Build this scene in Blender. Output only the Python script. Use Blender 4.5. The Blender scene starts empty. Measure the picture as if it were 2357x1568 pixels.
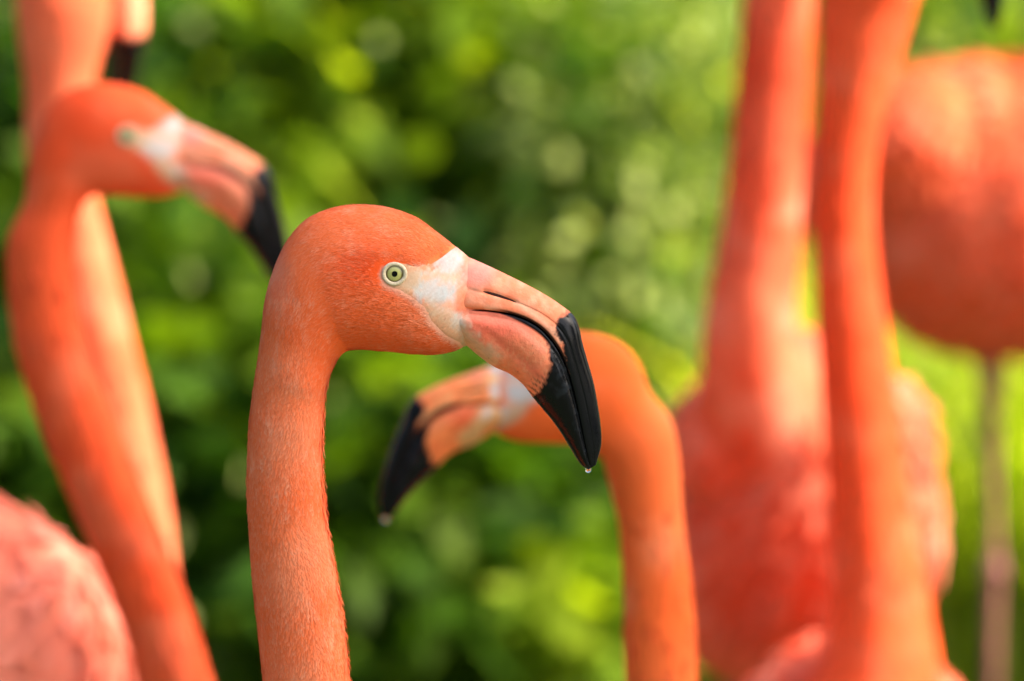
import bpy, math
import numpy as np
from mathutils import Vector

R = math.radians
sc = bpy.context.scene
col = sc.collection
rng = np.random.default_rng(7)

# ------------------------------------------------------------------ camera
PITCH = R(8.5)
CAMZ = 1.6
LENS = 200.0
cam = bpy.data.cameras.new('camera')
cam_o = bpy.data.objects.new('camera', cam)
col.objects.link(cam_o)
cam_o.location = (0, 0, CAMZ)
cam_o.rotation_euler = (R(90) - PITCH, 0, 0)
cam.sensor_width = 36
cam.lens = LENS
cam.clip_start = .05
cam.clip_end = 2000
YA = 3.05                                   # distance of the bird in focus
cam.dof.use_dof = True
cam.dof.focus_distance = (YA - .020) / math.cos(PITCH)
cam.dof.aperture_fstop = 5.2
sc.camera = cam_o

# ------------------------------------------------------------------ sky and sun
SUN_DIR = Vector((.76, -.10, .74)).normalized()      # towards the sun: high on the right
w = bpy.data.worlds.new('World')
sc.world = w
w.use_nodes = True
nt = w.node_tree
nt.nodes.clear()
sky = nt.nodes.new('ShaderNodeTexSky')
sky.sky_type = 'NISHITA'
sky.sun_disc = False
sky.sun_elevation = math.asin(SUN_DIR.z)
sky.sun_rotation = math.atan2(SUN_DIR.x, SUN_DIR.y)
sky.dust_density = 5.0
sky.air_density = .8
sky.ozone_density = .4
bg = nt.nodes.new('ShaderNodeBackground')
bg.inputs['Strength'].default_value = .15
wo = nt.nodes.new('ShaderNodeOutputWorld')
nt.links.new(sky.outputs[0], bg.inputs[0])
nt.links.new(bg.outputs[0], wo.inputs[0])
sl = bpy.data.lights.new('sun', 'SUN')
sl.energy = 3.3
sl.angle = R(.6)
sl.color = (1, .94, .84)
so = bpy.data.objects.new('sun', sl)
col.objects.link(so)
so.rotation_euler = SUN_DIR.to_track_quat('Z', 'Y').to_euler()
sc.view_settings.view_transform = 'Standard'
sc.view_settings.look = 'None'
sc.view_settings.gamma = 1
sc.view_settings.exposure = 1.7
sc.cycles.max_bounces = 8
sc.cycles.transparent_max_bounces = 8
sc.cycles.sample_clamp_indirect = 6

# ------------------------------------------------------------------ helpers
_sp, _cp = math.sin(PITCH), math.cos(PITCH)


def at(px, py, Y):
    """photo point (2357 x 1568) on the upright plane y = Y, in metres"""
    cx = (px - 1178.5) / 2357 * 36 / LENS
    cy = -(py - 784) / 2357 * 36 / LENS
    d = np.array([cx, cy * _sp + _cp, cy * _cp - _sp])
    t = Y / d[1]
    return np.array([d[0] * t, Y, CAMZ + d[2] * t])


def ppm(Y):
    """metres per photo pixel at y = Y"""
    return Y / _cp * 36 / LENS / 2357


def mesh_obj(name, V, F, mat, parent=None, colr=None, smooth=True, normals=None, kind=None):
    me = bpy.data.meshes.new(name)
    V = np.asarray(V, dtype=np.float32)
    if isinstance(F, np.ndarray):
        n, k = F.shape
        me.vertices.add(len(V))
        me.vertices.foreach_set('co', V.ravel())
        me.loops.add(n * k)
        me.loops.foreach_set('vertex_index', F.astype(np.int32).ravel())
        me.polygons.add(n)
        me.polygons.foreach_set('loop_start', np.arange(0, n * k, k, dtype=np.int32))
        me.update(calc_edges=True)
    else:
        me.from_pydata([tuple(v) for v in V.tolist()], [], F)
    if colr is not None:
        a = me.color_attributes.new('Col', 'FLOAT_COLOR', 'POINT')
        c = np.ones((len(V), 4), dtype=np.float32)
        c[:, :3] = colr
        a.data.foreach_set('color', c.ravel())
    if smooth:
        me.polygons.foreach_set('use_smooth', np.ones(len(me.polygons), dtype=bool))
    me.validate()
    if normals is not None:
        me.normals_split_custom_set_from_vertices([tuple(x) for x in normals.tolist()])
    o = bpy.data.objects.new(name, me)
    col.objects.link(o)
    me.materials.append(mat)
    if parent is not None:
        o.parent = parent
    if kind:
        o['kind'] = kind
    return o


def empty(name, loc, label, cat, group=None):
    o = bpy.data.objects.new(name, None)
    col.objects.link(o)
    o.location = tuple(loc)
    o.empty_display_size = .05
    o['label'] = label
    o['category'] = cat
    if group:
        o['group'] = group
    return o


def _hash(ix, iy, iz):
    h = (ix.astype(np.int64) * 374761393 + iy.astype(np.int64) * 668265263 + iz.astype(np.int64) * 1274126177) & 0xffffffff
    h = ((h ^ (h >> 13)) * 1274126177) & 0xffffffff
    return ((h ^ (h >> 16)) & 0xffff) / 65535.0


def vnoise(P, scale=1.0, seed=0):
    """smooth value noise, 0..1"""
    Q = np.asarray(P, dtype=float) * scale + seed * 17.31
    if Q.shape[1] == 2:
        Q = np.c_[Q, np.full(len(Q), seed * 3.7)]
    i = np.floor(Q).astype(np.int64)
    f = Q - i
    f = f * f * (3 - 2 * f)
    r = 0
    for dx in (0, 1):
        for dy in (0, 1):
            for dz in (0, 1):
                wgt = (f[:, 0] if dx else 1 - f[:, 0]) * (f[:, 1] if dy else 1 - f[:, 1]) * (f[:, 2] if dz else 1 - f[:, 2])
                r = r + wgt * _hash(i[:, 0] + dx, i[:, 1] + dy, i[:, 2] + dz)
    return r


def fbm(P, scale, seed=0, o=3):
    r, a, t = 0, 1, 0
    for k in range(o):
        r = r + a * vnoise(P, scale * 2 ** k, seed + k)
        t += a
        a *= .5
    return r / t


def sstep(a, b, x):
    t = np.clip((x - a) / (b - a), 0, 1)
    return t * t * (3 - 2 * t)


def catmull(K, n):
    """K: (m, ...) control values, n points"""
    K = np.asarray(K, float)
    m = len(K)
    Kp = np.concatenate([2 * K[:1] - K[1:2], K, 2 * K[-1:] - K[-2:-1]])
    t = np.linspace(0, m - 1 - 1e-9, n)
    i = t.astype(int)
    f = (t - i).reshape((-1,) + (1,) * (K.ndim - 1))
    a, b, c, d = Kp[i], Kp[i + 1], Kp[i + 2], Kp[i + 3]
    return .5 * (2 * b + (c - a) * f + (2 * a - 5 * b + 4 * c - d) * f ** 2 + (3 * b - a - 3 * c + d) * f ** 3)


def grid_faces(n, m, closed=True):
    i = np.arange(n - 1)[:, None]
    j = np.arange(m if closed else m - 1)[None, :]
    j2 = (j + 1) % m
    return np.stack([i * m + j, (i + 1) * m + j, (i + 1) * m + j2, i * m + j2], -1).reshape(-1, 4)


def cap_grid(V, F, n, m):
    """close both ends of a grid tube with fans (as degenerate-free quads/tris list)"""
    c0 = V[:m].mean(0)
    c1 = V[-m:].mean(0)
    V2 = np.vstack([V, c0, c1])
    a, b = len(V), len(V) + 1
    L = F.tolist()
    for j in range(m):
        k = (j + 1) % m
        L.append([a, j, k])
        L.append([b, (n - 1) * m + k, (n - 1) * m + j])
    return V2, L


def inpoly(P, poly):
    x, y = P[:, 0], P[:, 1]
    r = np.zeros(len(P), bool)
    n = len(poly)
    for i in range(n):
        x1, y1 = poly[i]
        x2, y2 = poly[(i + 1) % n]
        c = ((y1 > y) != (y2 > y)) & (x < (x2 - x1) * (y - y1) / (y2 - y1 + 1e-12) + x1)
        r ^= c
    return r


def polydist(P, line):
    """distance to a polyline"""
    d = np.full(len(P), 1e9)
    for (a, b) in zip(line[:-1], line[1:]):
        a = np.array(a, float)
        b = np.array(b, float)
        ab = b - a
        t = np.clip(((P - a) @ ab) / (ab @ ab), 0, 1)
        d = np.minimum(d, np.linalg.norm(P - (a + t[:, None] * ab), axis=1))
    return d


def sdpoly(P, poly):
    d = polydist(P, list(poly) + [poly[0]])
    return np.where(inpoly(P, poly), -d, d)


def mixc(a, b, t):
    t = np.asarray(t)[:, None]
    return np.asarray(a) * (1 - t) + np.asarray(b) * t


# ------------------------------------------------------------------ materials
def new_mat(name):
    m = bpy.data.materials.new(name)
    m.use_nodes = True
    n = m.node_tree
    b = n.nodes['Principled BSDF']
    return m, n, b


def mat_attr(name, rough=.8, spec=.3, noise=None, amp=.25, bump=None, bdist=.001, sheen=0, sss=0, coat=0, var_hi=None):
    m, n, b = new_mat(name)
    at_ = n.nodes.new('ShaderNodeAttribute')
    at_.attribute_name = 'Col'
    src = at_.outputs['Color']
    tc = n.nodes.new('ShaderNodeTexCoord')
    if noise:
        nz = n.nodes.new('ShaderNodeTexNoise')
        nz.inputs['Scale'].default_value = noise
        nz.inputs['Detail'].default_value = 4
        n.links.new(tc.outputs['Object'], nz.inputs['Vector'])
        mr = n.nodes.new('ShaderNodeMapRange')
        mr.inputs['From Min'].default_value = .3
        mr.inputs['From Max'].default_value = .7
        mr.inputs['To Min'].default_value = 1 - amp
        mr.inputs['To Max'].default_value = 1 + amp
        n.links.new(nz.outputs['Fac'], mr.inputs['Value'])
        mx = n.nodes.new('ShaderNodeVectorMath')
        mx.operation = 'SCALE'
        n.links.new(src, mx.inputs[0])
        n.links.new(mr.outputs[0], mx.inputs['Scale'])
        src = mx.outputs[0]
    n.links.new(src, b.inputs['Base Color'])
    b.inputs['Roughness'].default_value = rough
    b.inputs['Specular IOR Level'].default_value = spec
    b.inputs['Sheen Weight'].default_value = sheen
    b.inputs['Sheen Roughness'].default_value = .4
    b.inputs['Sheen Tint'].default_value = (1, .75, .65, 1)
    if sss:
        b.inputs['Subsurface Weight'].default_value = sss
        b.inputs['Subsurface Radius'].default_value = (1, .35, .2)
        b.inputs['Subsurface Scale'].default_value = .004
    if coat:
        b.inputs['Coat Weight'].default_value = coat
        b.inputs['Coat Roughness'].default_value = .08
    if bump:
        nb = n.nodes.new('ShaderNodeTexNoise')
        nb.inputs['Scale'].default_value = bump
        nb.inputs['Detail'].default_value = 5
        n.links.new(tc.outputs['Object'], nb.inputs['Vector'])
        bp = n.nodes.new('ShaderNodeBump')
        bp.inputs['Strength'].default_value = .5
        bp.inputs['Distance'].default_value = bdist
        n.links.new(nb.outputs['Fac'], bp.inputs['Height'])
        n.links.new(bp.outputs[0], b.inputs['Normal'])
    return m


M_plume = mat_attr('coral_plumage', rough=.9, spec=.05, noise=70, amp=.06, bump=450, bdist=.0006, sheen=.02)
M_feather = mat_attr('feather_vane', rough=.75, spec=.08, sheen=.02)
M_body = mat_attr('body_plumage', rough=.9, spec=.05, noise=22, amp=.09, bump=60, bdist=.002, sheen=.02)


def translucent(m, f, tint=(1, 1, 1, 1)):
    """thin vanes let some light through"""
    n = m.node_tree
    b = n.nodes['Principled BSDF']
    a = [x for x in n.nodes if x.type == 'ATTRIBUTE'][0]
    tr = n.nodes.new('ShaderNodeBsdfTranslucent')
    n.links.new(a.outputs['Color'], tr.inputs[0])
    mx = n.nodes.new('ShaderNodeMixShader')
    mx.inputs[0].default_value = f
    n.links.new(b.outputs[0], mx.inputs[1])
    n.links.new(tr.outputs[0], mx.inputs[2])
    n.links.new(mx.outputs[0], n.nodes['Material Output'].inputs['Surface'])


translucent(M_feather, .18)


def mat_bill():
    """pink horn and glossy black horn: the gloss follows the pigment"""
    m = mat_attr('bill_horn', rough=.5, spec=.17, noise=260, amp=.10, bump=700, bdist=.0005, sss=0)
    n = m.node_tree
    b = n.nodes['Principled BSDF']
    a = [x for x in n.nodes if x.type == 'ATTRIBUTE'][0]
    bw = n.nodes.new('ShaderNodeRGBToBW')
    n.links.new(a.outputs['Color'], bw.inputs[0])
    mr = n.nodes.new('ShaderNodeMapRange')
    mr.inputs['From Min'].default_value = .02
    mr.inputs['From Max'].default_value = .12
    mr.inputs['To Min'].default_value = .16
    mr.inputs['To Max'].default_value = .58
    n.links.new(bw.outputs[0], mr.inputs['Value'])
    n.links.new(mr.outputs[0], b.inputs['Roughness'])
    m2 = n.nodes.new('ShaderNodeMapRange')
    m2.inputs['From Min'].default_value = .01
    m2.inputs['From Max'].default_value = .1
    m2.inputs['To Min'].default_value = .10
    m2.inputs['To Max'].default_value = .5
    n.links.new(bw.outputs[0], m2.inputs['Value'])
    n.links.new(m2.outputs[0], [x for x in n.nodes if x.type == 'BUMP'][0].inputs['Strength'])
    return m


M_bill = mat_bill()


def mat_face():
    m = mat_attr('bare_face_skin', rough=.62, spec=.3, noise=160, amp=.07, bump=500, bdist=.0005)
    n = m.node_tree
    b = n.nodes['Principled BSDF']
    tc = [x for x in n.nodes if x.type == 'TEX_COORD'][0]
    old = [x for x in n.nodes if x.type == 'BUMP'][0]
    mp = n.nodes.new('ShaderNodeMapping')
    mp.inputs['Rotation'].default_value = (0, R(-48), 0)
    n.links.new(tc.outputs['Object'], mp.inputs['Vector'])
    wv = n.nodes.new('ShaderNodeTexWave')
    wv.bands_direction = 'X'
    wv.inputs['Scale'].default_value = 150
    wv.inputs['Distortion'].default_value = 9
    wv.inputs['Detail'].default_value = 3
    wv.inputs['Detail Scale'].default_value = .35
    n.links.new(mp.outputs[0], wv.inputs['Vector'])
    b2 = n.nodes.new('ShaderNodeBump')
    b2.inputs['Strength'].default_value = .22
    b2.inputs['Distance'].default_value = .0004
    n.links.new(wv.outputs['Fac'], b2.inputs['Height'])
    n.links.new(old.outputs[0], b2.inputs['Normal'])
    n.links.new(b2.outputs[0], b.inputs['Normal'])
    return m


M_face = mat_face()


def mat_plain(name, c, rough=.6, spec=.4, noise=0, amp=.2, metal=0, coat=0, bump=0, bdist=.002):
    m, n, b = new_mat(name)
    b.inputs['Roughness'].default_value = rough
    b.inputs['Specular IOR Level'].default_value = spec
    b.inputs['Coat Weight'].default_value = coat
    b.inputs['Coat Roughness'].default_value = .03
    if noise:
        tc = n.nodes.new('ShaderNodeTexCoord')
        nz = n.nodes.new('ShaderNodeTexNoise')
        nz.inputs['Scale'].default_value = noise
        nz.inputs['Detail'].default_value = 5
        n.links.new(tc.outputs['Object'], nz.inputs['Vector'])
        cr = n.nodes.new('ShaderNodeValToRGB')
        cr.color_ramp.elements[0].position = .3
        cr.color_ramp.elements[1].position = .7
        cr.color_ramp.elements[0].color = tuple(x * (1 - amp) for x in c) + (1,)
        cr.color_ramp.elements[1].color = tuple(min(1, x * (1 + amp)) for x in c) + (1,)
        n.links.new(nz.outputs['Fac'], cr.inputs[0])
        n.links.new(cr.outputs[0], b.inputs['Base Color'])
        if bump:
            bp = n.nodes.new('ShaderNodeBump')
            bp.inputs['Distance'].default_value = bdist
            n.links.new(nz.outputs['Fac'], bp.inputs['Height'])
            n.links.new(bp.outputs[0], b.inputs['Normal'])
    else:
        b.inputs['Base Color'].default_value = tuple(c) + (1,)
    return m


M_pupil = mat_plain('pupil_black', (.002, .002, .002), .15, .2)
M_lid = mat_plain('eyelid_skin', (.68, .56, .38), .5, .3, noise=900, amp=.12, bump=1, bdist=.0003)
M_leg = mat_plain('leg_skin', (.30, .10, .085), .5, .4, noise=60, amp=.35, bump=1)
M_bark = mat_plain('bark', (.14, .10, .065), .9, .2, noise=14, amp=.6, bump=1, bdist=.02)
M_stem = mat_plain('green_stem', (.06, .09, .025), .7, .3, noise=20, amp=.4)
M_nostril_dark = mat_plain('nostril_dark', (.05, .015, .01), .7, .2)  # shade inside the nostril hole given as a dark colour


def mat_iris():
    m, n, b = new_mat('iris_yellow')
    tc = n.nodes.new('ShaderNodeTexCoord')
    ln = n.nodes.new('ShaderNodeAttribute')
    ln.attribute_name = 'Col'
    n.links.new(ln.outputs['Color'], b.inputs['Base Color'])
    b.inputs['Roughness'].default_value = .25
    b.inputs['Coat Weight'].default_value = .7
    b.inputs['Coat Roughness'].default_value = .02
    return m


M_iris = mat_iris()


def mat_water():
    m, n, b = new_mat('clear_water')
    b.inputs['Base Color'].default_value = (1, 1, 1, 1)
    b.inputs['Transmission Weight'].default_value = 1
    b.inputs['Roughness'].default_value = 0
    b.inputs['IOR'].default_value = 1.33
    return m


M_water = mat_water()


def mat_leaf(name, rough=.55, trans=.45, spec=.12):
    m, n, b = new_mat(name)
    a = n.nodes.new('ShaderNodeAttribute')
    a.attribute_name = 'Col'
    n.links.new(a.outputs['Color'], b.inputs['Base Color'])
    b.inputs['Roughness'].default_value = rough
    b.inputs['Specular IOR Level'].default_value = spec
    tr = n.nodes.new('ShaderNodeBsdfTranslucent')
    hs = n.nodes.new('ShaderNodeMixRGB')
    hs.blend_type = 'MULTIPLY'
    hs.inputs[0].default_value = 1
    hs.inputs[2].default_value = (2.2, 2.15, .45, 1)
    n.links.new(a.outputs['Color'], hs.inputs[1])
    n.links.new(hs.outputs[0], tr.inputs[0])
    mx = n.nodes.new('ShaderNodeMixShader')
    mx.inputs[0].default_value = trans
    out = n.nodes['Material Output']
    n.links.new(b.outputs[0], mx.inputs[1])
    n.links.new(tr.outputs[0], mx.inputs[2])
    n.links.new(mx.outputs[0], out.inputs['Surface'])
    return m


M_leaf = mat_leaf('shrub_leaf')
M_grass = mat_leaf('grass_blade', .5, .5)

# ------------------------------------------------------------------ the ground
m, n, b = new_mat('damp_earth_and_grass')
tc = n.nodes.new('ShaderNodeTexCoord')
nz = n.nodes.new('ShaderNodeTexNoise')
nz.inputs['Scale'].default_value = 3.0
nz.inputs['Detail'].default_value = 8
n.links.new(tc.outputs['Object'], nz.inputs['Vector'])
cr = n.nodes.new('ShaderNodeValToRGB')
cr.color_ramp.elements[0].position = .35
cr.color_ramp.elements[0].color = (.06, .045, .028, 1)
cr.color_ramp.elements[1].position = .6
cr.color_ramp.elements[1].color = (.05, .085, .02, 1)
n.links.new(nz.outputs['Fac'], cr.inputs[0])
n.links.new(cr.outputs[0], b.inputs['Base Color'])
b.inputs['Roughness'].default_value = .95
N = 90
gx = np.sign(np.linspace(-1, 1, N)) * np.abs(np.linspace(-1, 1, N)) ** 3 * 300
gy = 6 + np.sign(np.linspace(-1, 1, N)) * np.abs(np.linspace(-1, 1, N)) ** 3 * 300
X, Y = np.meshgrid(gx, gy, indexing='ij')
Pg = np.c_[X.ravel(), Y.ravel()]
hz = (fbm(Pg, .9, 3) - .5) * .06 * sstep(5.5, 7.5, np.abs(Pg[:, 1]))
G = np.c_[Pg, hz]
o = mesh_obj('ground', G, grid_faces(N, N, False)[:, ::-1].copy(), m)
o['kind'] = 'structure'

# ------------------------------------------------------------------ flamingo template (photo pixels of the sharp bird)
KM = ppm(YA)                                  # metres per template pixel
EYE = np.array([910., 617.])
HEAD = [  # crown / nape point, throat point, half width
    (1152, 690, 1146, 750, 14), (1112, 634, 1100, 786, 43), (1078, 593, 1072, 797, 55), (1048, 567, 1047, 808, 65),
    (1010, 537, 1005, 816, 78), (965, 505, 960, 816, 92), (915, 484, 915, 812, 101), (860, 473, 880, 809, 106),
    (800, 473, 845, 806, 107), (745, 486, 820, 806, 105), (700, 512, 803, 808, 101), (660, 560, 792, 813, 98),
    (630, 625, 783, 822, 95), (611, 690, 774, 835, 92), (602, 755, 765, 852, 90), (592, 830, 755, 880, 89)]
BILL = [  # culmen, gape, keel, half width
    (1040, 582, 1012, 700, 1040, 770, 34), (1078, 592, 1046, 703, 1072, 796, 53), (1130, 615, 1085, 705, 1100, 820, 60),
    (1175, 637, 1130, 709, 1135, 846, 57), (1220, 660, 1172, 716, 1172, 863, 54), (1262, 684, 1212, 730, 1203, 888, 52),
    (1293, 705, 1245, 751, 1225, 917, 50), (1318, 725, 1270, 779, 1246, 943, 48), (1332, 752, 1291, 812, 1264, 964, 45),
    (1341, 792, 1306, 850, 1279, 984, 42), (1353, 835, 1318, 893, 1290, 1000, 38), (1366, 882, 1329, 940, 1301, 1018, 34),
    (1376, 935, 1339, 988, 1313, 1038, 30), (1383, 985, 1347, 1028, 1326, 1060, 24), (1384, 1030, 1354, 1058, 1339, 1077, 16),
    (1372, 1076, 1361, 1082, 1353, 1087, 5)]
FACE = [(1014, 588), (1040, 571), (1070, 560), (1100, 575), (1130, 640), (1130, 700), (1130, 830), (1100, 830), (1068, 800), (1058, 783),
        (1028, 765), (995, 729), (980, 696), (944, 666), (916, 651), (895, 643), (885, 620), (893, 600), (910, 593), (937, 596),
        (959, 604), (992, 600)]


class Frame:
    """maps template pixels + lateral metres to the world for one bird"""

    def __init__(s, anchor_t, anchor_px, Y, size=1., mirror=False, rot=0., yaw=0.):
        s.a = np.array(anchor_t, float)
        s.o = at(anchor_px[0], anchor_px[1], Y)
        s.k = KM * size
        s.m = -1. if mirror else 1.
        s.c, s.s = math.cos(R(rot)), math.sin(R(rot))
        s.h = np.array([math.cos(R(yaw)) * s.m, -math.sin(R(yaw)), 0.])     # the way the head faces
        s.up = np.array([0, 0, 1.])
        s.l = np.cross(s.up, s.h)
        s.near = 1. if s.l[1] < 0 else -1.

    def __call__(s, P, lat=0.):
        P = np.atleast_2d(np.asarray(P, float)) - s.a
        x = P[:, 0] * s.k
        z = -P[:, 1] * s.k
        x, z = x * s.c - z * s.s, x * s.s + z * s.c
        lat = np.asarray(lat, float).reshape(-1, 1) if np.ndim(lat) else lat
        return s.o + x[:, None] * s.h + z[:, None] * s.up + lat * s.l

    def inv(s, W):
        d = np.asarray(W) - s.o
        x = d @ s.h
        z = d @ s.up
        x, z = x * s.c + z * s.s, -x * s.s + z * s.c
        return np.c_[x, -z] / s.k + s.a


def coral(P3, Pt, hue, seed=0):
    """feather pigment: coral with deeper and paler clouds"""
    n1 = fbm(P3, 28, seed)
    n2 = fbm(P3, 9, seed + 5)
    c = mixc(hue[0], hue[1], sstep(.35, .7, n2))
    c = mixc(c, hue[2], .65 * sstep(.45, .8, n1))
    return c


HUE_A = [(.94, .145, .032), (.94, .185, .055), (.95, .27, .12)]
HUE_B = [(.88, .080, .022), (.90, .110, .034), (.90, .17, .075)]
HUE_PINK = [(.72, .08, .03), (.86, .17, .08), (.88, .32, .2)]
HUE_PALE = [(.9, .27, .17), (.9, .34, .23), (.9, .46, .36)]
HUE_C = [(.90, .14, .055), (.90, .18, .08), (.92, .28, .14)]
HUE_G = [(.88, .10, .028), (.89, .135, .045), (.9, .20, .09)]


def face_base(Q):
    n = fbm(Q, .045, 31)
    n2 = fbm(Q, .12, 41)
    c = np.tile(np.array([.72, .64, .57]), (len(Q), 1))
    c = mixc(c, (.86, .46, .29), .85 * sstep(.42, .62, n))
    c = mixc(c, (.84, .50, .35), .65 * sstep(.45, .65, n2))  # peach blotches
    edge_ = -sdpoly(Q, FACE)
    c = mixc(c, (.90, .19, .06), sstep(15, 3, edge_ + 22 * (vnoise(Q, .16, 77) - .5) - 6 * sstep(700, 740, Q[:, 1])) * (Q[:, 0] < 1062) * (edge_ < 30))
    c = mixc(c, (.56, .52, .50), .85 * sstep(46, 14, np.linalg.norm((Q - [1040, 592]) * [.8, 1.2], axis=1)))                      # forehead patch painted greyer to offset the sun on it
    c = mixc(c, (.62, .42, .25), .75 * sstep(95, 25, np.linalg.norm(Q - [925, 625], axis=1)))   # tan by the eye
    c = mixc(c, (.58, .61, .62), .75 * sstep(66, 22, np.linalg.norm((Q - [1006, 664]) * [1, 1.25], axis=1) + 60 * (n2 - .5) + 40 * (n - .5)))  # bluish sky shade painted into the cheek skin
    c = mixc(c, (.84, .42, .26), .8 * sstep(1040, 1075, Q[:, 0]) * sstep(735, 760, Q[:, 1]))
    ridge = .5 + .5 * np.sin((Q @ np.array([.72, -.69])) * .95 + 5 * n)
    c = mixc(c, (.52, .27, .15), .40 * ridge * np.exp(-(polydist(Q, [(985, 690), (1050, 765), (1120, 822)]) / 24) ** 2))   # brown stripes along the chin folds
    st = np.exp(-(polydist(Q, [(990, 705), (1050, 770), (1110, 825)]) / 26) ** 2)
    c = mixc(c, (.64, .38, .22), .8 * st)                                    # tan chin folds
    pk = sstep(1050, 1088, Q[:, 0] + .10 * (Q[:, 1] - 640) + 26 * (n - .5))
    pk *= sstep(735, 700, Q[:, 1])
    c = mixc(c, (.86, .42, .30), pk * .25)
    c = mixc(c, (.86, .40, .24), .5 * np.exp(-(polydist(Q, [(1010, 692), (1060, 690)]) / 8) ** 2))
    return c


def seam(Q):
    n = fbm(Q, .05, 33)
    n2 = fbm(Q, .15, 34)
    x0 = np.where(Q[:, 1] < 704, 1054 - .10 * (Q[:, 1] - 610), np.minimum(1046 + .95 * (Q[:, 1] - 704), 1150 - .6 * (Q[:, 1] - 815)))
    return sstep(-24, 22, Q[:, 0] - x0 + 50 * (n - .5) + 26 * (n2 - .5))


def face_colour(Q):
    hi_ = bill_colour(Q, True, np.full(len(Q), .4))
    lo_ = bill_colour(Q, False, np.full(len(Q), .4))
    return np.where((Q[:, 1] < 704)[:, None], hi_, lo_)


def bill_colour(Q, upper, s, hue=(.92, .25, .12)):
    n = fbm(Q, .05, 51)
    n2 = fbm(Q, .16, 61)
    base = np.tile(np.array(hue), (len(Q), 1))
    if upper:
        c = mixc(base, (.93, .35, .20), sstep(.4, .7, n))
        c = mixc(c, (.88, .30, .24), .8 * sstep(48, 10, np.linalg.norm((Q - [1096, 624]) * [.7, 1], axis=1)))
        c = mixc(c, (.9, .52, .34), .6 * np.exp(-(polydist(Q, [(1190, 690), (1245, 730), (1290, 775)]) / 8) ** 2))
        c = mixc(face_base(Q), c, seam(Q))
        # black: everything beyond the bend, and the rim along the gape
        e = sdpoly(Q, [(1318, 715), (1290, 727), (1277, 745), (1281, 765), (1296, 788), (1330, 1120), (1500, 1120), (1500, 690), (1340, 700)])
        blk = sstep(7, -5, e + 20 * (n2 - .5) + 10 * (n - .5))
        rim = sstep(.86, .93, s) * sstep(1120, 1180, Q[:, 0])
        c = mixc(c, (.0045, .005, .007), np.maximum(blk, rim * .97))
    else:
        c = mixc(base, (.84, .14, .085), .8 * sstep(80, 10, np.linalg.norm((Q - [1140, 735]) * [.5, 1], axis=1)))
        dark_line = np.exp(-(polydist(Q, [(1090, 735), (1140, 775), (1190, 812), (1240, 858)]) / (9 + 8 * n2)) ** 2)
        c = mixc(c, (.72, .12, .06), .55 * dark_line)  # darker red line along the cheek fold
        c = mixc(c, (.9, .42, .22), sstep(.45, .75, n2) * .35 * sstep(740, 800, Q[:, 1]))
        c = mixc(c, (.88, .30, .2), .5 * np.exp(-(polydist(Q, [(1080, 716), (1180, 735), (1250, 800)]) / 12) ** 2))
        sk = sdpoly(Q, [(1000, 690), (1040, 712), (1062, 745), (1100, 790), (1128, 826), (1140, 850), (1120, 870), (1000, 840)])
        c = mixc(c, face_base(Q), sstep(8, -10, sk + 10 * (n - .5)))
        c = mixc(face_base(Q), c, seam(Q))
        spk = (fbm(Q, .45, 71, 2) > .80)
        c = mixc(c, (.35, .06, .03), .6 * spk)
        e = sdpoly(Q, [(1252, 768), (1262, 800), (1266, 830), (1258, 862), (1246, 888), (1228, 912), (1215, 925), (1230, 1120), (1420, 1120), (1420, 700), (1272, 760)])
        a1 = np.abs(((Q @ np.array([.55, -.83]) + 6 * n2) * .085) % 1 - .5) * 2          # dark streaks run up from the tip
        streak = sstep(.45, .1, a1) * sstep(40, 4, e) * sstep(840, 880, Q[:, 1])
        blk = sstep(6, -6, e + 15 * (n2 - .5) + 9 * (n - .5))
        rim = sstep(.115, .07, s) * sstep(1085, 1135, Q[:, 0])
        thick = sstep(1120, 1230, Q[:, 0])
        rim = np.maximum(rim * sstep(.02 + .10 * thick, .01 + .06 * thick, s), sstep(1040, 1060, Q[:, 0]) * sstep(.035, .02, s))
        c = mixc(c, (.0045, .005, .007), np.clip(np.maximum.reduce([blk, rim, streak * .85]), 0, 1))
        c = mixc(c, (.022, .027, .035), .5 * sstep(.55, .75, n) * blk)
    return c


UP_PROF = [(0, 0), (.02, .22), (.09, .46), (.22, .66), (.38, .80), (.50, .875), (.57, .875), (.64, .93), (.80, 1.0), (.93, .99), (.99, .88), (1.0, .5), (1.0, 0)]
LO_PROF = [(0, 0), (.0, .45), (.01, .80), (.05, .90), (.10, .91), (.15, .99), (.26, 1.11), (.42, 1.09), (.62, .92), (.78, .70), (.9, .45), (.975, .2), (1, 0)]


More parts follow.
